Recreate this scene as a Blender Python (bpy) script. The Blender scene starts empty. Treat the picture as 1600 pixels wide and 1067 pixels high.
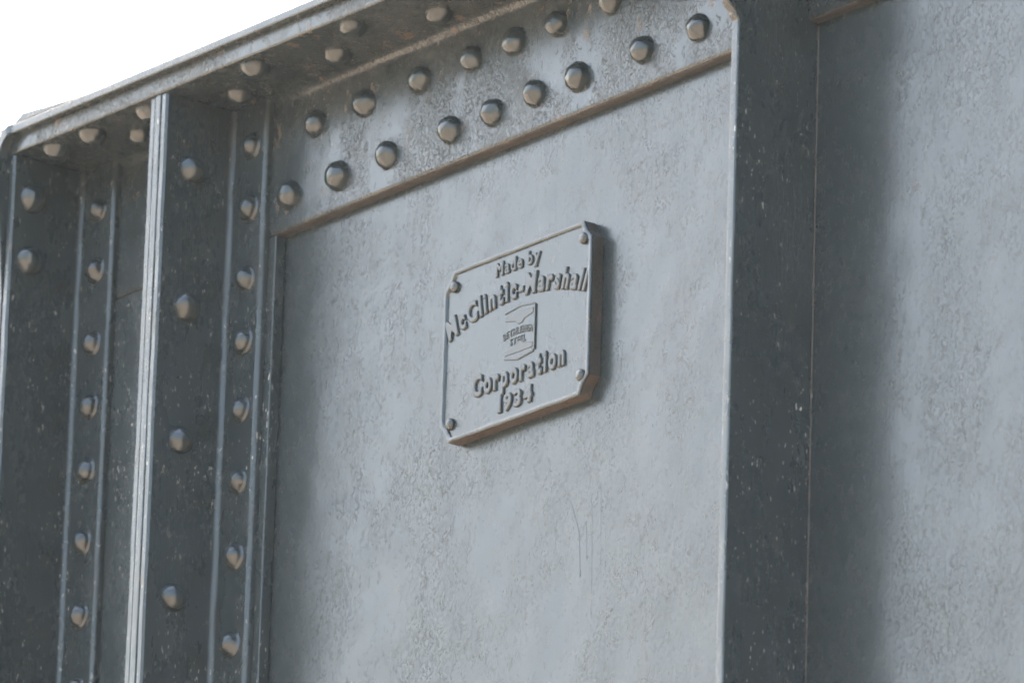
import bpy, bmesh, math, random
from mathutils import Vector, Matrix, noise

random.seed(7)
scene = bpy.context.scene
COL = scene.collection

# ------------------------------------------------------------------ camera
ZC = 5.3982                       # height of the origin of the girder measurements above the ground
cam_data = bpy.data.cameras.new("camera")
cam = bpy.data.objects.new("camera", cam_data)
COL.objects.link(cam)
r = Vector((0.62185787, 0.78255412, 0.0300307))
d = Vector((-0.23252077, 0.22111904, -0.9471222))
f = Vector((-0.74781474, 0.58199263, 0.3194647))
m = Matrix(((r.x, -d.x, -f.x), (r.y, -d.y, -f.y), (r.z, -d.z, -f.z)))
cam.matrix_world = Matrix.Translation((8.7309543, -6.80286699, 1.65)) @ m.to_4x4()
cam_data.sensor_width = 36.0
cam_data.lens = 311.16
cam_data.clip_start = 0.1
cam_data.clip_end = 6000
cam_data.dof.use_dof = True
cam_data.dof.focus_distance = 11.66
cam_data.dof.aperture_fstop = 9.0
scene.camera = cam
scene.cycles.max_bounces = 6
scene.cycles.diffuse_bounces = 3
scene.cycles.pixel_filter_type = 'BLACKMAN_HARRIS'
scene.cycles.filter_width = 1.75

# ------------------------------------------------------------------ daylight
SUN_EL, SUN_AZ = 52.0, -76.0      # sun stands behind the girder to the left; azimuth from +Y towards +X
world = bpy.data.worlds.new("World")
scene.world = world
world.use_nodes = True
nt = world.node_tree
nt.nodes.clear()
wo = nt.nodes.new('ShaderNodeOutputWorld')
bg = nt.nodes.new('ShaderNodeBackground')
sky = nt.nodes.new('ShaderNodeTexSky')
sky.sky_type = 'NISHITA'
sky.sun_disc = False
sky.sun_elevation = math.radians(SUN_EL)
sky.sun_rotation = math.radians(SUN_AZ)
sky.air_density = 1.4
sky.dust_density = 5.5
sky.ozone_density = 0.0
bg.inputs['Strength'].default_value = 0.15
nt.links.new(sky.outputs[0], bg.inputs['Color'])
nt.links.new(bg.outputs[0], wo.inputs['Surface'])

sun_data = bpy.data.lights.new("sun", 'SUN')
sun_data.energy = 4.0
sun_data.angle = math.radians(0.5)
sun_data.color = (1.0, 0.93, 0.84)
sun = bpy.data.objects.new("sun", sun_data)
COL.objects.link(sun)
e, a = math.radians(SUN_EL), math.radians(SUN_AZ)
to_sun = Vector((math.sin(a) * math.cos(e), math.cos(a) * math.cos(e), math.sin(e)))
sun.rotation_euler = (-to_sun).to_track_quat('-Z', 'Y').to_euler()
sun.location = (0, 20, 20)

vs = scene.view_settings
vs.view_transform = 'Standard'
vs.look = 'None'
vs.exposure = 2.88
vs.gamma = 1.0
vs.use_curve_mapping = False

# ------------------------------------------------------------------ materials
def N(nt, kind, **kw):
    n = nt.nodes.new(kind)
    for k, v in kw.items():
        if k in n.inputs.keys() if hasattr(n.inputs, 'keys') else False:
            n.inputs[k].default_value = v
        else:
            setattr(n, k, v)
    return n

def ramp(nt, src, p0, p1, c0=(0, 0, 0, 1), c1=(1, 1, 1, 1)):
    n = nt.nodes.new('ShaderNodeValToRGB')
    n.color_ramp.elements[0].position = p0
    n.color_ramp.elements[0].color = c0
    n.color_ramp.elements[1].position = p1
    n.color_ramp.elements[1].color = c1
    nt.links.new(src, n.inputs['Fac'])
    return n.outputs['Color']

def noise_tex(nt, vec, scale, detail=3, rough=0.5, dist=0.0):
    n = nt.nodes.new('ShaderNodeTexNoise')
    n.inputs['Scale'].default_value = scale
    n.inputs['Detail'].default_value = detail
    n.inputs['Roughness'].default_value = rough
    n.inputs['Distortion'].default_value = dist
    nt.links.new(vec, n.inputs['Vector'])
    return n.outputs['Fac']

def math_n(nt, op, a, b):
    n = nt.nodes.new('ShaderNodeMath')
    n.operation = op
    for i, v in enumerate((a, b)):
        if isinstance(v, (int, float)):
            n.inputs[i].default_value = v
        else:
            nt.links.new(v, n.inputs[i])
    return n.outputs[0]

def mapping(nt, vec, scale=(1, 1, 1), loc=(0, 0, 0), rot=(0, 0, 0)):
    n = nt.nodes.new('ShaderNodeMapping')
    n.inputs['Scale'].default_value = scale
    n.inputs['Location'].default_value = loc
    n.inputs['Rotation'].default_value = rot
    nt.links.new(vec, n.inputs['Vector'])
    return n.outputs[0]

def mix_col(nt, fac, c0, c1):
    n = nt.nodes.new('ShaderNodeMix')
    n.data_type = 'RGBA'
    nt.links.new(fac, n.inputs['Factor'])
    for sock, v in ((n.inputs[6], c0), (n.inputs[7], c1)):
        if isinstance(v, tuple):
            sock.default_value = v
        else:
            nt.links.new(v, sock)
    return n.outputs[2]

def bump(nt, height, dist, strength=1.0, normal=None):
    n = nt.nodes.new('ShaderNodeBump')
    n.inputs['Distance'].default_value = dist
    n.inputs['Strength'].default_value = strength
    nt.links.new(height, n.inputs['Height'])
    if normal is not None:
        nt.links.new(normal, n.inputs['Normal'])
    return n.outputs[0]

PAINT = (0.0125, 0.0172, 0.0185, 1)

def paint_material(name, flake=1.0, cover=(0.50, 0.60), rough=(0.17, 0.30), speck=0.5, rust=0.25,
                   stretch=0.55, brush=0.3, grit=0.3, base=PAINT, wave=0.5, crack=0.8):
    """Old gloss paint on steel: flaked islands in blotches, brush marks, grit, dust flecks, rust bleeding."""
    mt = bpy.data.materials.new(name)
    mt.use_nodes = True
    nt = mt.node_tree
    bsdf = nt.nodes['Principled BSDF']
    tc = nt.nodes.new('ShaderNodeTexCoord').outputs['Object']
    # colour
    blot = noise_tex(nt, tc, 9.0, 5, 0.6)
    c = mix_col(nt, ramp(nt, blot, 0.35, 0.7), base, tuple(v * 1.25 for v in base[:3]) + (1,))
    rn = noise_tex(nt, mapping(nt, tc, (1, 1, 0.55), (3.1, 0.4, 1.7)), 34.0, 6, 0.72)
    rmask = ramp(nt, rn, 0.66 - 0.10 * rust, 0.72 - 0.06 * rust)
    rmask = math_n(nt, 'MULTIPLY', rmask, min(1.0, rust * 2))
    c = mix_col(nt, rmask, c, (0.10, 0.066, 0.043, 1))
    sn = noise_tex(nt, mapping(nt, tc, (1, 1, 0.35), (0.7, 2.3, 0.1)), 260.0, 2, 0.5)
    sreg = ramp(nt, noise_tex(nt, mapping(nt, tc, (1, 1, 0.25), (5, 1, 2)), 26.0, 3, 0.6), 0.42, 0.66)
    smask = math_n(nt, 'MULTIPLY', ramp(nt, sn, 0.665, 0.70), math_n(nt, 'MULTIPLY', sreg, speck))
    c = mix_col(nt, smask, c, (0.30, 0.30, 0.28, 1))
    raw = noise_tex(nt, mapping(nt, tc, (1, 1, stretch)), 225.0, 4, 0.68, 0.8)
    mask0 = noise_tex(nt, mapping(nt, tc, (1, 1, 0.7), (1.3, 0, 0.35)), 7.5, 4, 0.62, 0.4)
    line = math_n(nt, 'ABSOLUTE', math_n(nt, 'SUBTRACT', raw, 0.53), 0.0)
    line = ramp(nt, line, 0.008, 0.026, (1, 1, 1, 1), (0, 0, 0, 1))
    brk = ramp(nt, noise_tex(nt, mapping(nt, tc, (1, 1, 0.6), (6, 1, 3)), 75.0, 2, 0.6), 0.50, 0.60)
    dens = ramp(nt, mask0, cover[0] - 0.10, cover[1] + 0.02)
    cmask = math_n(nt, 'MULTIPLY', math_n(nt, 'MULTIPLY', line, brk), math_n(nt, 'MULTIPLY', dens, crack))
    c = mix_col(nt, cmask, c, (0.020, 0.014, 0.010, 1))
    nt.links.new(c, bsdf.inputs['Base Color'])
    # relief
    mask = ramp(nt, mask0, cover[0], cover[1])
    isl = ramp(nt, raw, 0.495, 0.535)
    fine = ramp(nt, noise_tex(nt, mapping(nt, tc, (1, 1, stretch), (4, 2, 1)), 330.0, 2, 0.6, 0.3), 0.42, 0.60)
    fl = math_n(nt, 'ADD', isl, math_n(nt, 'MULTIPLY', fine, 0.3))
    fl = math_n(nt, 'MULTIPLY', fl, mask)
    chip = ramp(nt, noise_tex(nt, mapping(nt, tc, (1, 1, 0.6), (9, 9, 9)), 62.0, 4, 0.66, 0.3), 0.62, 0.655)
    br = noise_tex(nt, mapping(nt, tc, (1, 1, 0.06), (2, 2, 2)), 300.0, 2, 0.6)
    wv = noise_tex(nt, tc, 11.0, 1, 0.4)
    h = math_n(nt, 'MULTIPLY', fl, 0.40 * flake)
    h = math_n(nt, 'ADD', h, math_n(nt, 'MULTIPLY', chip, 0.40 * flake))
    h = math_n(nt, 'ADD', h, math_n(nt, 'MULTIPLY', br, 0.40 * brush))
    h = math_n(nt, 'ADD', h, math_n(nt, 'MULTIPLY', wv, 3.6 * wave))
    n5 = bump(nt, h, 0.001, 1.0)
    nt.links.new(n5, bsdf.inputs['Normal'])
    # gloss
    rr = noise_tex(nt, mapping(nt, tc, (1, 1, 0.5), (8, 3, 5)), 16.0, 5, 0.65)
    mr = nt.nodes.new('ShaderNodeMapRange')
    mr.inputs['From Min'].default_value = 0.3
    mr.inputs['From Max'].default_value = 0.7
    mr.inputs['To Min'].default_value = rough[0]
    mr.inputs['To Max'].default_value = rough[1]
    nt.links.new(rr, mr.inputs['Value'])
    r2 = math_n(nt, 'ADD', mr.outputs[0], math_n(nt, 'MULTIPLY', rmask, 0.35))
    r2 = math_n(nt, 'ADD', r2, math_n(nt, 'MULTIPLY', mask, 0.02))
    r2 = math_n(nt, 'ADD', r2, math_n(nt, 'MULTIPLY', cmask, 0.4))
    nt.links.new(r2, bsdf.inputs['Roughness'])
    nt.links.new(math_n(nt, 'SUBTRACT', 0.5, math_n(nt, 'MULTIPLY', cmask, 0.42)), bsdf.inputs['Specular IOR Level'])
    bsdf.inputs['IOR'].default_value = 1.52
    return mt

M_WEB = paint_material("web_gloss_paint", flake=0.42, cover=(0.36, 0.72), rough=(0.20, 0.25), speck=0.15, rust=0.12, brush=0.4, crack=0.8)
M_FLANGE = paint_material("flange_gloss_paint", flake=1.3, cover=(0.41, 0.56), rough=(0.16, 0.28), speck=0.35, rust=0.6, stretch=0.8)
M_UNDER = paint_material("sheltered_dusty_paint", flake=0.8, cover=(0.42, 0.56), rough=(0.25, 0.45), speck=0.5, rust=0.6, stretch=1.0)
M_STIFF = paint_material("stiffener_gloss_paint", flake=0.6, cover=(0.52, 0.68), rough=(0.2, 0.34), speck=1.0, rust=0.2, stretch=0.3, brush=0.8)
M_RIVET = paint_material("rivet_gloss_paint", flake=0.6, cover=(0.50, 0.66), rough=(0.10, 0.20), speck=0.1, rust=0.3, stretch=1.0, wave=1.0)
M_PLATE = paint_material("cast_plate_gloss_paint", flake=0.35, cover=(0.5, 0.7), rough=(0.20, 0.27), speck=0.05, rust=0.25, brush=0.3, grit=0.6, wave=0.08)
M_LETTER = paint_material("letter_gloss_paint", flake=0.3, cover=(0.5, 0.7), rough=(0.28, 0.4), speck=0.0, rust=0.4, brush=0.3, wave=0.2)

def ground_material():
    mt = bpy.data.materials.new("dry_tan_gravel")
    mt.use_nodes = True
    nt = mt.node_tree
    b = nt.nodes['Principled BSDF']
    tc = nt.nodes.new('ShaderNodeTexCoord').outputs['Object']
    n1 = noise_tex(nt, tc, 0.25, 6, 0.65)
    n2 = noise_tex(nt, tc, 18.0, 4, 0.7)
    c = mix_col(nt, ramp(nt, n1, 0.3, 0.7), (0.25, 0.20, 0.15, 1), (0.32, 0.26, 0.20, 1))
    c = mix_col(nt, ramp(nt, n2, 0.45, 0.75), c, (0.2, 0.15, 0.105, 1))
    nt.links.new(c, b.inputs['Base Color'])
    b.inputs['Roughness'].default_value = 0.95
    nt.links.new(bump(nt, n2, 0.02, 0.6), b.inputs['Normal'])
    return mt

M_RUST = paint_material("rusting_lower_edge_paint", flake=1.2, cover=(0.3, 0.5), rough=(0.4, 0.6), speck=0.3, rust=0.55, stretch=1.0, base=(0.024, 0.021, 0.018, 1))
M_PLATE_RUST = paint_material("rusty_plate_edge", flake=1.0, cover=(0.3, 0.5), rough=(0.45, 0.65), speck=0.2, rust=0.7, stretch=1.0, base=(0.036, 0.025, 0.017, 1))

# ------------------------------------------------------------------ helpers
MM = 0.001

def link(o, parent=None):
    COL.objects.link(o)
    if parent is not None:
        o.parent = parent
    return o

def mesh_obj(name, bm, mat, parent=None, smooth_angle=38):
    bmesh.ops.recalc_face_normals(bm, faces=bm.faces)
    me = bpy.data.meshes.new(name)
    bm.to_mesh(me)
    bm.free()
    me.materials.append(mat)
    o = link(bpy.data.objects.new(name, me), parent)
    if smooth_angle:
        me.shade_smooth()
        if hasattr(me, 'set_sharp_from_angle'):
            me.set_sharp_from_angle(angle=math.radians(smooth_angle))
        wn = o.modifiers.new('weighted_normal', 'WEIGHTED_NORMAL')
        wn.keep_sharp = True
        wn.weight = 90
    return o

def jit(p, amp, freq=9.0, seed=0.0):
    q = Vector((p.x * freq + seed, p.y * freq * 1.7 + seed * 0.3, p.z * freq - seed))
    return noise.noise_vector(q) * amp

def prism(profile, axis, stations, fix=None, rough=0.0, freq=14.0, seed=0.0, cap=True):
    """Sweep a closed 2-D profile (mm) along 'x' (profile = y,z) or 'z' (profile = x,y) through the stations (mm)."""
    bm = bmesh.new()
    rings = []
    for s in stations:
        ring = []
        for (u, v) in profile:
            p = Vector((s, u, v)) if axis == 'x' else Vector((u, v, s))
            p = p * MM
            if fix:
                p = fix(p)
            if rough:
                p = p + jit(p, rough * MM, freq, seed) + jit(p, rough * 0.5 * MM, freq * 5, seed + 3) + jit(p, rough * 0.45 * MM, freq * 13, seed + 9)
            ring.append(bm.verts.new(p))
        rings.append(ring)
    n = len(profile)
    for a_, b_ in zip(rings[:-1], rings[1:]):
        for i in range(n):
            j = (i + 1) % n
            bm.faces.new((a_[i], a_[j], b_[j], b_[i]))
    if cap:
        bm.faces.new(rings[0])
        bm.faces.new(rings[-1])
    return bm

def stations(a_, b_, step=12.0):
    n = max(1, int(abs(b_ - a_) / step))
    return [a_ + (b_ - a_) * i / n for i in range(n + 1)]

def arc(cx, cy, rad, a0, a1, n=6):
    return [(cx + rad * math.cos(math.radians(a0 + (a1 - a0) * i / n)),
             cy + rad * math.sin(math.radians(a0 + (a1 - a0) * i / n))) for i in range(n + 1)]

def rounded_rect(x0, y0, x1, y1, rad, n=3):
    return (arc(x1 - rad, y0 + rad, rad, -90, 0, n) + arc(x1 - rad, y1 - rad, rad, 0, 90, n)
            + arc(x0 + rad, y1 - rad, rad, 90, 180, n) + arc(x0 + rad, y0 + rad, rad, 180, 270, n))

def tag(o, label=None, cat=None, group=None, kind=None):
    if label: o['label'] = label
    if cat: o['category'] = cat
    if group: o['group'] = group
    if kind: o['kind'] = kind
    return o

# ------------------------------------------------------------------ ground
bm = bmesh.new()
S = 2500
bm.faces.new([bm.verts.new(p) for p in ((-S, -S, 0), (S, -S, 0), (S, S, 0), (-S, S, 0))])
ground = mesh_obj('ground', bm, ground_material(), None, 0)
tag(ground, 'dry tan gravel ground below the girder', 'ground', kind='structure')

# ------------------------------------------------------------------ the girder
Z_BOT = -1300.0
X_END, X_FAR = -985.0, 2000.0

girder = bpy.data.objects.new('plate_girder', None)
girder.location = (0, 0, ZC)
girder.empty_display_size = 0.2
link(girder)
tag(girder, 'dark gloss painted riveted steel plate girder with upright stiffeners and overhanging top flange', 'girder')

def camber(p):
    """The upper flange climbs a little towards the girder's end."""
    w = min(1.0, max(0.0, (p.z - 0.30) / 0.16))
    x = min(p.x, 0.3)
    return Vector((p.x, p.y, p.z - 0.0088 * (x + 0.30) * w))

# web plate: fine grid so the sheet can be slightly wavy
bm = bmesh.new()
nx, nz = 150, 90
gv = []
for k in range(nz + 1):
    row = []
    for i in range(nx + 1):
        x = (X_END + (X_FAR - X_END) * i / nx) * MM
        z = (Z_BOT + (484 - Z_BOT) * k / nz) * MM
        y = 0.0009 * noise.noise(Vector((x * 4.3, 3.7, z * 3.1)))
        row.append(bm.verts.new((x, y, z)))
    gv.append(row)
back = []
for k in range(nz):
    for i in range(nx):
        bm.faces.new((gv[k][i], gv[k][i + 1], gv[k + 1][i + 1], gv[k + 1][i]))
ext = bmesh.ops.extrude_face_region(bm, geom=list(bm.faces))
bmesh.ops.translate(bm, vec=(0, 0.0127, 0), verts=[v for v in ext['geom'] if isinstance(v, bmesh.types.BMVert)])
web = mesh_obj('web_plate', bm, M_WEB, girder)

# flange angle: vertical leg on the web, horizontal leg outwards, rolled toes and root fillet (profile = y, z)
ang = [(-0.4, 484.6), (-0.4, 262.5)]
ang += arc(-12.0, 268, 6, 270, 180, 6)
ang += arc(-32, 446, 14, 0, 90, 7)                       # root fillet
ang += arc(-147.5, 463.5, 3.5, 270, 180, 4) + [(-151, 484.6)]
flange = mesh_obj('flange_angle', prism(ang, 'x', stations(X_END + 1, X_FAR, 14), camber, 0.3, 9, 2.0), M_FLANGE, girder)
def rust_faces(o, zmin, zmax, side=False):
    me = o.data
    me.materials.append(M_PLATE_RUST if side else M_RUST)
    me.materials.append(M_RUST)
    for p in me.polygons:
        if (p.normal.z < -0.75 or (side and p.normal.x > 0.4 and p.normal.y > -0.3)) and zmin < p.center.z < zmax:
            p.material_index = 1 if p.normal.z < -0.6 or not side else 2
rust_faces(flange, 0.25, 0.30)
ang_b = [(-y + 12.7, z) for (y, z) in ang]
mesh_obj('flange_angle', prism(ang_b, 'x', stations(X_END + 1, X_FAR, 60), camber), M_FLANGE, girder)
# cover plate overhanging the angles
cov = rounded_rect(-163, 485.2, 176, 498, 2.0)
cover = mesh_obj('cover_plate', prism(cov, 'x', stations(X_END - 6, X_FAR, 14), camber, 0.3, 7, 5.0), M_WEB, girder)
# lower flange, below the picture
low = [(-0.4, -1300), (-0.4, -1120), (-18, -1120)] + arc(-32, -1270, 14, 0, -90, 5) + [(-151, -1284), (-151, -1300)]
mesh_obj('flange_angle', prism(low, 'x', stations(X_END + 1, X_FAR, 200)), M_FLANGE, girder)
mesh_obj('flange_angle', prism([(-y + 12.7, z) for (y, z) in low], 'x', stations(X_END + 1, X_FAR, 200)), M_FLANGE, girder)
mesh_obj('cover_plate', prism(rounded_rect(-175.5, -1314, 188, -1300.6, 2.2), 'x', stations(X_END - 6, X_FAR, 200)), M_FLANGE, girder)

# bent end plate: stands on the girder's end, bends over the corner and laps on the cover plate
bm = bmesh.new()
path = []                                                  # (x, z, nx, nz, thickness, half depth front)
for z in stations(Z_BOT, 459, 25):
    path.append((-999.0, z, 1, 0, 13, None))
for i in range(1, 7):
    t = math.radians(180 - 90 * i / 6)
    path.append((-999 + 40 + 40 * math.cos(t), 465 + 40 * math.sin(t), -math.cos(t), -math.sin(t), 13, None))
for x, tk in ((-940, 11.0), (-915, 9), (-890, 6.8), (-865, 4.8), (-840, 3.0), (-815, 1.6), (-790, 0.5)):
    path.append((x, 498.4 + tk + 0.0088*(-300-x), 0, -1, tk, None))
rings = []
for (x, z, ax, az, tk, _) in path:
    if z < 270: yf = -150.5
    elif z < 455: yf = -150.5 - 16 * ((z - 270) / 185.0) ** 0.8
    else: yf = -166.5
    if az == -1: yf = -162.3
    ring = []
    for (yy, s) in ((yf, 0), (yf, 1), (188, 1), (188, 0)):
        p = Vector((x + ax * tk * s, yy, z + az * tk * s)) * MM
        ring.append(bm.verts.new(p + jit(p, 0.0005, 20, 8)))
    rings.append(ring)
for a_, b_ in zip(rings[:-1], rings[1:]):
    for i in range(4):
        j = (i + 1) % 4
        bm.faces.new((a_[i], a_[j], b_[j], b_[i]))
bm.faces.new(rings[0]); bm.faces.new(rings[-1])
endp = mesh_obj('end_plate', bm, M_STIFF, girder, 30)
bv = endp.modifiers.new('bevel', 'BEVEL'); bv.width = 0.002; bv.segments = 2; bv.limit_method = 'ANGLE'; bv.angle_limit = math.radians(50)

# ------------------------------------------------------------------ rivets (button heads, hand driven: none quite round)
def rivet_mesh(name, rad, h, seed, collar=0.0):
    bm = bmesh.new()
    rnd = random.Random(seed)
    off = Vector((rnd.uniform(-2.2, 2.2), rnd.uniform(-2.2, 2.2)))
    prof = []
    if collar:
        prof += [(rad * (1 + collar), -2.0), (rad * (1 + collar), 0.5), (rad * (1 + collar * 0.8), 1.2), (rad * 1.03, 1.3)]
    else:
        prof += [(rad * 1.04, -2.0), (rad * 1.03, 0.3)]
    nseg = 8
    for i in range(1, nseg):
        t = math.pi / 2 * i / nseg
        prof.append((rad * math.cos(t) ** 0.92, 0.8 + h * math.sin(t) ** 1.06))
    n = 28
    rings = []
    for (rr, zz) in prof:
        ring = []
        for k in range(n):
            th = 2 * math.pi * k / n
            x, y = rr * math.cos(th), rr * math.sin(th)
            wob = 1 + 0.07 * noise.noise(Vector((math.cos(th) * 1.3 + seed * 3.1, math.sin(th) * 1.3, zz * 0.05)))
            up = zz / (h + 1)
            p = Vector((x * wob + off.x * up, y * wob + off.y * up, zz))
            p += noise.noise_vector(p * 0.11 + Vector((seed * 2.7, 0, 0))) * 0.9 * (1 if zz > 0 else 0)
            ring.append(bm.verts.new(p * MM))
        rings.append(ring)
    for a_, b_ in zip(rings[:-1], rings[1:]):
        for k in range(n):
            bm.faces.new((a_[k], a_[(k + 1) % n], b_[(k + 1) % n], b_[k]))
    top = bm.verts.new(Vector((off.x, off.y, h + 0.8)) * MM)
    for k in range(n):
        bm.faces.new((rings[-1][k], rings[-1][(k + 1) % n], top))
    bm.faces.new(rings[0][::-1])
    bmesh.ops.recalc_face_normals(bm, faces=bm.faces)
    me = bpy.data.meshes.new(name)
    bm.to_mesh(me); bm.free()
    me.materials.append(M_RIVET)
    me.shade_smooth()
    return me

BIG = [rivet_mesh('rivet_head', 20.5, 18.5, s) for s in (1, 2, 3, 4, 5, 6)]
SMALL = [rivet_mesh('rivet_head_small', 16.5, 16.0, s, 0.22) for s in (11, 12, 13, 14, 15, 16, 17, 18)]
FLG = [rivet_mesh('rivet_head_flange', 20.0, 17.0, s) for s in (21, 22, 23, 24, 25, 26, 27, 28, 29)]
rv = random.Random(5)

def rivet(parent, meshes, loc_mm, normal):
    me = meshes[rv.randrange(len(meshes))]
    o = bpy.data.objects.new('rivet', me)
    q = Vector(normal).to_track_quat('Z', 'Y')
    sp = Matrix.Rotation(rv.uniform(0, 6.28), 4, 'Z')
    tl = Matrix.Rotation(math.radians(rv.uniform(-5, 5)), 4, 'X')
    sc = Matrix.Diagonal((1, 1, 1, 1)) * 1.0
    s = rv.uniform(0.95, 1.05)
    o.matrix_local = Matrix.Translation(Vector(loc_mm) * MM) @ q.to_matrix().to_4x4() @ tl @ sp @ Matrix.Diagonal((s, s, s * rv.uniform(0.93, 1.06), 1))
    link(o, parent)
    return o

OUT = (0, -1, 0)
for x in (-489, -379, -269, -131, -39, 52, 141, 278, 392, 490, 580 + 95, 790, 900, 1010, 1120, 1230, 1340):
    rivet(flange, FLG, (x - 4, -18, 311 + (2 if x > 0 else 0)), OUT)
for x in (-434, -324, -201, -88, 4, 95, 208, 320, 440, 730, 845, 960, 1070, 1180, 1290):
    rivet(flange, FLG, (x - 4, -18, 401), OUT)
def under_z(x):
    return camber(Vector((x * MM, 0, 0.46))).z / MM
for x in (-912, -826, -690, -446, -226, -4, 222, 446, 800, 1025, 1250):
    rivet(flange, FLG, (x, -120, under_z(x)), (0, 0, -1))
for x in (-780, -552, -328, -104, 121, 346, 700, 910, 1130):
    rivet(flange, FLG, (x, -68, under_z(x)), (0, 0, -1))

# ------------------------------------------------------------------ stiffeners
def angle_profile(xf, t, xtoe, yin, yout, tw, sgn=1):
    """Angle iron in plan: outstanding leg with its face at xf (thickness t), web leg from there to xtoe between yin and yin - tw."""
    p = [(xf - sgn * t, yin), (xf - sgn * t, yout + 2), (xf - sgn * (t - 2), yout), (xf - sgn * 3, yout), (xf, yout + 3)]
    rad = 9
    cx, cy = xf + sgn * rad, yin - tw - rad
    for i in range(6):
        a_ = math.radians(180 - 90 * i / 5)
        p.append((cx + sgn * rad * math.cos(a_), cy + rad * math.sin(a_)))
    for i in range(5):
        a_ = math.radians(-90 + 90 * i / 4)
        p.append((xtoe - sgn * 7 + sgn * 7 * math.cos(a_), yin - tw + 7 + 7 * math.sin(a_)))
    p.append((xtoe, yin))
    return p

def top_of(y_mm, x_mm):
    return 459.0 - 0.0088 * (min(x_mm, 300) + 300)

# second stiffener: two angles back to back with a plate between, on filler plates
zt = top_of(0, -620)
s2 = mesh_obj('stiffener', prism(angle_profile(-613, 13, -537, -18.2, -146.5, 12), 'z', stations(Z_BOT + 16, -700, 60)[:-1] + stations(-700, zt, 6), None, 0.55, 13, 1.0), M_STIFF, girder)
mesh_obj('middle_plate', prism(rounded_rect(-639.2, -147.2, -626.4, -18.2, 1.5), 'z', stations(Z_BOT + 16, -700, 60)[:-1] + stations(-700, zt, 6), None, 0.5, 13, 4.0), M_STIFF, s2)
mesh_obj('back_angle', prism(angle_profile(-654, 13.6, -729, -18.2, -146.0, 12, -1), 'z', stations(Z_BOT + 16, -700, 60)[:-1] + stations(-700, zt, 6), None, 0.5, 13, 6.0), M_STIFF, s2)
mesh_obj('filler_plate', prism(rounded_rect(-667, -17.8, -522, -0.6, 2), 'z', stations(-1118, 260.5, 14), None, 0.4, 17, 9.0), M_STIFF, s2)
for z in (401, 309, 206, 116, 18, -86, -193, -317, -420, -530, -640, -750, -860, -970, -1080):
    rivet(s2, SMALL, (-570, -30, z), OUT)
for z in (357, 157, -34, -258, -470, -690, -900):
    rivet(s2, BIG, (-613, -99, z + 3), (1, 0, 0))

# end stiffener
zt = top_of(0, -950)
s1 = mesh_obj('stiffener', prism(angle_profile(-971.5, 13, -894, -18.2, -149.5, 12), 'z', stations(Z_BOT + 16, -700, 60)[:-1] + stations(-700, zt, 6), None, 0.55, 13, 12.0), M_STIFF, girder)
mesh_obj('filler_plate', prism(rounded_rect(-984, -17.8, -669, -0.6, 2), 'z', stations(-1118, 260, 14), None, 0.4, 17, 19.0), M_STIFF, s1)
for z in (400, 310, 202, 109, 14, -91, -198, -305, -415, -525, -635, -745):
    rivet(s1, SMALL, (-930, -30, z), OUT)
for z in (403, 311):
    rivet(s1, BIG, (-971.5, -116, z + 3), (1, 0, 0))

# third stiffener: single angle straight on the web, coped round the flange angle, flared head
def s3_shape(p):
    z = p.z / MM
    y = p.y / MM
    front = -133.0 - 1.5 * max(0.0, 235 - z) / 800.0
    if z > 235: front -= min(18.0, (z - 235) * 0.85)
    if 243 < z < 249: front += 2.2                           # nick in the corner of the flare
    back = -1.0
    if z > 262: back = -1.0 - 18.5 * min(1.0, ((z - 262) / 16.0)) ** 0.7
    if z > 440: back = -34.0
    t = (y + 133.0) / 132.0                                  # 0 at the front edge, 1 at the web
    return Vector((p.x, (front + (back - front) * t) * MM, p.z))
zs = stations(-1118, 225, 12) + [230, 235, 239, 242, 244, 246, 248, 250, 253, 256, 259, 262, 264, 267, 270, 274, 278, 284] + stations(296, 439, 14) + [442, 455]
s3 = mesh_obj('stiffener', prism(rounded_rect(593.5, -133, 607.5, -1, 2.4), 'z', zs, s3_shape, 0.45, 15, 3.0), M_STIFF, girder)
mesh_obj('web_leg', prism(rounded_rect(519, -13, 593.8, -0.6, 4), 'z', stations(-1118, 259, 40)), M_STIFF, s3)
# paint bead in the corner
bm = bmesh.new()
prev = None
for z in stations(-1110, 258, 6):
    rad = 1.5 + 0.7 * noise.noise(Vector((z * 0.05, 1, 2))) + 0.5 * noise.noise(Vector((z * 0.21, 5, 2)))
    ring = [bm.verts.new(Vector((608 + u * 1.0, -0.5 + v, z)) * MM) for (u, v) in ((0, -rad), (rad * 0.75, -rad * 0.75), (rad, 0))]
    if prev:
        for i in range(2):
            bm.faces.new((prev[i], prev[i + 1], ring[i + 1], ring[i]))
    prev = ring
mesh_obj('paint_bead', bm, M_RUST, s3, 60)

# paint runs on the web
def drip(pts, rad):
    bm = bmesh.new()
    fine = []
    for (a_, b_) in zip(pts[:-1], pts[1:]):
        k = max(2, int((Vector(b_) - Vector(a_)).length / 5))
        fine += [Vector(a_).lerp(Vector(b_), i / k) for i in range(k)]
    fine.append(Vector(pts[-1]))
    prev = None
    L = len(fine)
    for i, p in enumerate(fine):
        t = i / (L - 1)
        rr = rad * (0.35 + 0.5 * min(1, t * 3)) * (1 + 0.3 * noise.noise(Vector((p.y * 0.09, p.x, 0))))
        if t > 0.94: rr = rad * 1.5
        ring = [bm.verts.new(Vector((p.x + rr * math.cos(q) * 1.1, 0.3 - rr * 0.45 * math.sin(q), p.y)) * MM) for q in (0, 0.6, 1.2, 1.94, 2.54, 3.1416)]
        if prev:
            for k in range(5):
                bm.faces.new((prev[k], prev[k + 1], ring[k + 1], ring[k]))
        prev = ring
    bm.faces.new(prev)
    mesh_obj('paint_run', bm, M_PLATE, web, 70)
drip([(111, -247), (128, -275), (143, -311), (146, -340), (148, -374)], 1.0)
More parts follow.
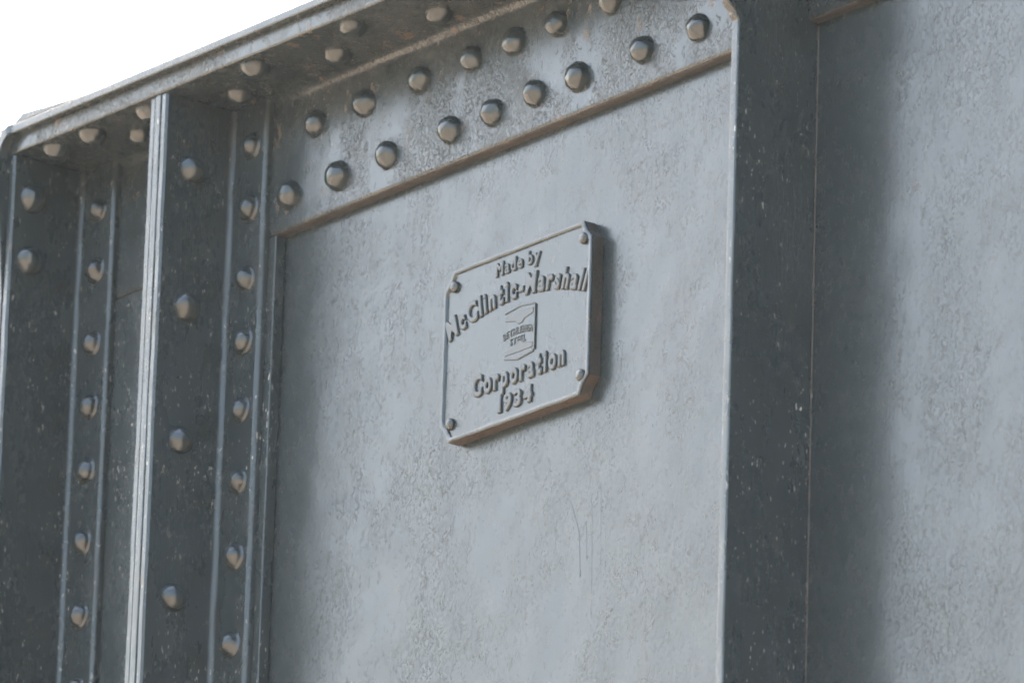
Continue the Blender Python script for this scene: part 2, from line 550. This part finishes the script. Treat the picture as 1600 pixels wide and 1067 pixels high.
drip([(166, -262), (170, -291), (172, -360), (173, -431)], 0.9)
drip([(214, -258), (200, -300), (198, -340), (199.6, -372)], 0.9)
drip([(150, -312), (158, -300), (160, -330), (161, -352)], 0.9)
drip([(186, -225), (188, -300), (190, -366)], 0.8)

# ------------------------------------------------------------------ the maker's plate
PX, PZ, TH = 22.5, -14.0, 20.0
plate = bpy.data.objects.new('makers_plate', None)
plate.location = (PX * MM, -0.0012, ZC + (PZ - 120) * MM)
plate.empty_display_size = 0.1
link(plate)
tag(plate, 'cast maker\'s plate with raised lettering reading McClintic-Marshall Corporation 1934, bolted to the girder web', 'plate')
ZP = 120.0                                                   # plate-local height of its centre

def plate_outline(hw, hh, cx, cz, k=3):
    pts = []
    for (sx, sz) in ((1, -1), (1, 1), (-1, 1), (-1, -1)):
        a_ = (sx * hw, sz * (hh - cz)); b_ = (sx * (hw - cx), sz * hh)
        seq = [a_, b_] if sx * sz > 0 else [b_, a_]
        mid = ((a_[0] + b_[0]) / 2 - sx * 1.6, (a_[1] + b_[1]) / 2 - sz * 2.2)
        pts += [seq[0], mid, seq[1]]
    return pts

def plate_slab(name, hw, hh, y0, y1, rad_edge, mat, seed):
    o0 = plate_outline(hw, hh, 18, 25)
    dense = []
    for i, p in enumerate(o0):
        q = o0[(i + 1) % len(o0)]
        L = math.hypot(q[0] - p[0], q[1] - p[1])
        k = max(1, int(L / 8))
        dense += [(p[0] + (q[0] - p[0]) * t / k, p[1] + (q[1] - p[1]) * t / k) for t in range(k)]
    bm = bmesh.new()
    rings = []
    for (yy, ins) in ((y0, 0), (y1 + rad_edge, 0.0), (y1 + rad_edge * 0.3, rad_edge * 0.3), (y1, rad_edge)):
        ring = []
        for (x, z) in dense:
            sc = Vector((x * (1 - ins / hw), yy, z * (1 - ins / hh) + ZP))
            p = sc * MM
            ring.append(bm.verts.new(p + jit(p, 0.0006, 28, seed) * (0 if ins == rad_edge else 1)))
        rings.append(ring)
    n = len(dense)
    for a_, b_ in zip(rings[:-1], rings[1:]):
        for i in range(n):
            j = (i + 1) % n
            bm.faces.new((a_[i], a_[j], b_[j], b_[i]))
    bm.faces.new(rings[0]); bm.faces.new(rings[-1])
    return mesh_obj(name, bm, mat, plate, 14), dense

HW, HH = 156.5, 120.5
slab, dense = plate_slab('backing', HW, HH, 0.6, -TH + 3, 1.0, M_PLATE, 2.0)
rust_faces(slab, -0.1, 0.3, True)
# raised rim
bm = bmesh.new()
prof = [(0.2, -TH + 4), (0.0, -TH + 1.0), (1.2, -TH), (5.0, -TH), (6.4, -TH + 1.2), (7.4, -TH + 3.6)]
rings = []
for (ins, yy) in prof:
    ring = []
    for (x, z) in dense:
        p = Vector((x * (1 - ins / HW), yy, z * (1 - ins / HH) + ZP)) * MM
        ring.append(bm.verts.new(p + jit(p, 0.0005, 45, 6)))
    rings.append(ring)
n = len(dense)
for a_, b_ in zip(rings[:-1], rings[1:]):
    for i in range(n):
        j = (i + 1) % n
        bm.faces.new((a_[i], a_[j], b_[j], b_[i]))
mesh_obj('rim', bm, M_PLATE, plate, 50)
YF = -TH + 3.0                                               # the plate's sunk face

# screws
def screw_mesh():
    bm = bmesh.new()
    rings = []
    for (rr, h) in ((8.2, -1), (8.2, 2.6), (7.4, 4.6), (5.2, 6.2), (2.5, 6.8)):
        rings.append([bm.verts.new(Vector((rr * math.cos(t * math.pi / 9), rr * math.sin(t * math.pi / 9), h)) * MM) for t in range(18)])
    for a_, b_ in zip(rings[:-1], rings[1:]):
        for i in range(18):
            bm.faces.new((a_[i], a_[(i + 1) % 18], b_[(i + 1) % 18], b_[i]))
    bm.faces.new(rings[0][::-1]); bm.faces.new(rings[-1])
    bmesh.ops.recalc_face_normals(bm, faces=bm.faces)
    me = bpy.data.meshes.new('screw')
    bm.to_mesh(me); bm.free(); me.materials.append(M_PLATE); me.shade_smooth()
    return me
SC = screw_mesh()
for (x, z) in ((-135, 97), (139, 96), (-135, -95), (140, -93)):
    o = bpy.data.objects.new('screw', SC)
    o.matrix_local = Matrix.Translation(Vector((x, YF, z + ZP)) * MM) @ Vector(OUT).to_track_quat('Z', 'Y').to_matrix().to_4x4() @ Matrix.Rotation(math.radians(rv.uniform(-6, 6)), 4, 'X')
    link(o, plate)

# ---- lettering: each letter its own raised piece
dg = None
def glyph(ch, bold, depth, bev):
    cu = bpy.data.curves.new('letter', 'FONT')
    cu.body = ch
    cu.size = 1.0
    cu.offset = bold
    cu.extrude = depth
    cu.bevel_depth = bev
    cu.bevel_resolution = 2
    cu.resolution_u = 4
    tmp = bpy.data.objects.new('letter', cu)
    COL.objects.link(tmp)
    bpy.context.view_layer.update()
    ev = tmp.evaluated_get(bpy.context.evaluated_depsgraph_get())
    me = bpy.data.meshes.new_from_object(ev)
    bpy.data.objects.remove(tmp)
    bpy.data.curves.remove(cu)
    return me

def lettering(name, text, parent, x0, x1, base, cap, depth_mm, bold=0.03, gap=0.12, space=0.35, place=None, serif=True):
    """Lay out one line between x0 and x1 (plate mm from its centre); place(t_mm, x) bends it."""
    holder = None
    metas = []
    pen = 0.0
    for ch in text:
        if ch == ' ':
            metas.append((None, pen, 0)); pen += space; continue
        me = glyph(ch, bold - 0.030, 0.0, 0.055)
        xs = [v.co.x for v in me.vertices]
        metas.append((me, pen - min(xs), max(xs) - min(xs)))
        pen += max(xs) - min(xs) + gap
    total = pen - gap
    capu = 0.72                                              # cap height of the built-in face at size 1
    sx = (x1 - x0) / total
    sz = cap / capu
    first = None
    holder = bpy.data.objects.new(name, None)
    holder.empty_display_size = 0.01
    link(holder, parent)
    for (me, off, w) in metas:
        if me is None: continue
        cx = x0 + (off + sum(v.co.x for v in me.vertices) / len(me.vertices)) * sx
        zs = [v.co.z for v in me.vertices]
        zlo, zhi = min(zs), max(zs)
        for v in me.vertices:
            lx = x0 + (off + v.co.x) * sx
            lz = v.co.y * sz
            tz = max(0.0, v.co.z) / zhi
            y = YF - tz * depth_mm + (0.5 if v.co.z < -1e-5 else 0.0)
            if place:
                X_, Z_ = place(lx, lz)
            else:
                X_, Z_ = lx, base + lz
            p = Vector((X_, y, Z_ + ZP)) * MM
            v.co = p + jit(p, 0.00012, 60, 1.5) * (1 if tz > 0.2 else 0)
        me.materials.clear()
        me.materials.append(M_LETTER)
        me.flip_normals()
        bm = bmesh.new(); bm.from_mesh(me)
        bmesh.ops.recalc_face_normals(bm, faces=bm.faces)
        bm.to_mesh(me); bm.free()
        me.shade_smooth()
        if hasattr(me, 'set_sharp_from_angle'): me.set_sharp_from_angle(angle=math.radians(50))
        o = bpy.data.objects.new('letter', me)
        link(o, holder)
    return holder

lettering('made_by_lettering', 'Made by', plate, -47, 48, 89, 18.5, 2.6, bold=0.03, gap=0.10)
RAD = 405.0
def arch(x, z):
    th = x / RAD
    return ((RAD + z) * math.sin(th), (RAD + z) * math.cos(th) - RAD + 49.5)
lettering('company_lettering', 'McClintic-Marshall', plate, -147, 147, 0, 28, 3.0, bold=0.04, gap=0.115, place=arch)
lettering('corporation_lettering', 'Corporation', plate, -89, 106, -69, 29, 3.0, bold=0.042, gap=0.125)
lettering('year_lettering', '1934', plate, -33, 40, -103, 22, 3.2, bold=0.042, gap=0.12)

# ---- emblem: an I-beam standing in a frame, with two lines of small letters across it
emb = bpy.data.objects.new('emblem', None)
emb.empty_display_size = 0.01
link(emb, plate)
def bar(name, pts, depth, parent):
    bm = bmesh.new()
    rings = []
    for (yy, ins) in ((YF + 0.6, 0), (YF - depth, 0.0)):
        rings.append([bm.verts.new(Vector((x, yy, z + ZP)) * MM) for (x, z) in pts])
    n = len(pts)
    for i in range(n):
        j = (i + 1) % n
        bm.faces.new((rings[0][i], rings[0][j], rings[1][j], rings[1][i]))
    bm.faces.new(rings[0]); bm.faces.new(rings[1])
    o = mesh_obj(name, bm, M_LETTER, parent, 30)
    bv = o.modifiers.new('bevel', 'BEVEL'); bv.width = 0.0005; bv.segments = 1
    return o
EX0, EX1, EZ0, EZ1 = -26, 40, -32, 31
# lettering fields and flange bars of the beam
bar('beam_flange', [(EX0 + 2, EZ1 - 11), (EX0 + 24, EZ1 - 15), (EX0 + 29, EZ1 - 20), (EX1 - 29, EZ1 - 20), (EX1 - 24, EZ1 - 15), (EX1 - 5, EZ1 - 11), (EX1 - 5, EZ1 - 4), (EX0 + 2, EZ1 - 4)], 1.0, emb)
bar('beam_flange', [(EX0 + 2, EZ0 + 4), (EX1 - 5, EZ0 + 4), (EX1 - 5, EZ0 + 11), (EX1 - 24, EZ0 + 15), (EX1 - 29, EZ0 + 19), (EX0 + 29, EZ0 + 19), (EX0 + 24, EZ0 + 15), (EX0 + 2, EZ0 + 11)], 1.0, emb)
bar('frame_bar', [(37.6, -32.5), (41.0, -33), (41.0, 31), (37.6, 31)], 2.4, emb)
bar('frame_bar', [(-25, 30.5), (8, 34.6), (37.5, 30.8), (37.5, 33.2), (8, 37.2), (-25, 33)], 1.3, emb)
bar('frame_bar', [(-24, -30), (3, -36.2), (37.5, -32.4), (37.5, -35), (3, -39), (-24, -32.8)], 1.8, emb)
def small_arch(x, z):
    th = (x - 2) / 120.0
    return (2 + (120 + z) * math.sin(th), (120 + z) * math.cos(th) - 120 - 2)
lettering('emblem_lettering', 'BETHLEHEM', plate, -27, 34, 0, 9.5, 1.2, bold=0.01, gap=0.14, place=small_arch)
lettering('emblem_lettering', 'STEEL', plate, -13, 20, -15.5, 9.5, 1.2, bold=0.01, gap=0.16)

# ------------------------------------------------------------------ thin scattering volume, added to lift the blacks like lens glare
bm = bmesh.new()
bmesh.ops.create_cube(bm, size=1.0)
for v in bm.verts:
    v.co = Vector((v.co.x * 5200, v.co.y * 5200, -1.0 if v.co.z < 0 else 6.8))
bmesh.ops.recalc_face_normals(bm, faces=bm.faces)
hm = bpy.data.meshes.new('glare_veil')
bm.to_mesh(hm); bm.free()
hmat = bpy.data.materials.new('pale_glare_veil')
hmat.use_nodes = True
hn = hmat.node_tree
hn.nodes.clear()
ho = hn.nodes.new('ShaderNodeOutputMaterial')
hv = hn.nodes.new('ShaderNodeVolumePrincipled')
hv.inputs['Color'].default_value = (0.82, 0.94, 1.0, 1)
hv.inputs['Density'].default_value = 0.0006
hn.links.new(hv.outputs[0], ho.inputs['Volume'])
hm.materials.append(hmat)
glare_veil = link(bpy.data.objects.new('glare_veil', hm))
tag(glare_veil, 'thin pale volume added before the girder, standing in for lens glare over the darks', 'glare_veil', kind='stuff')
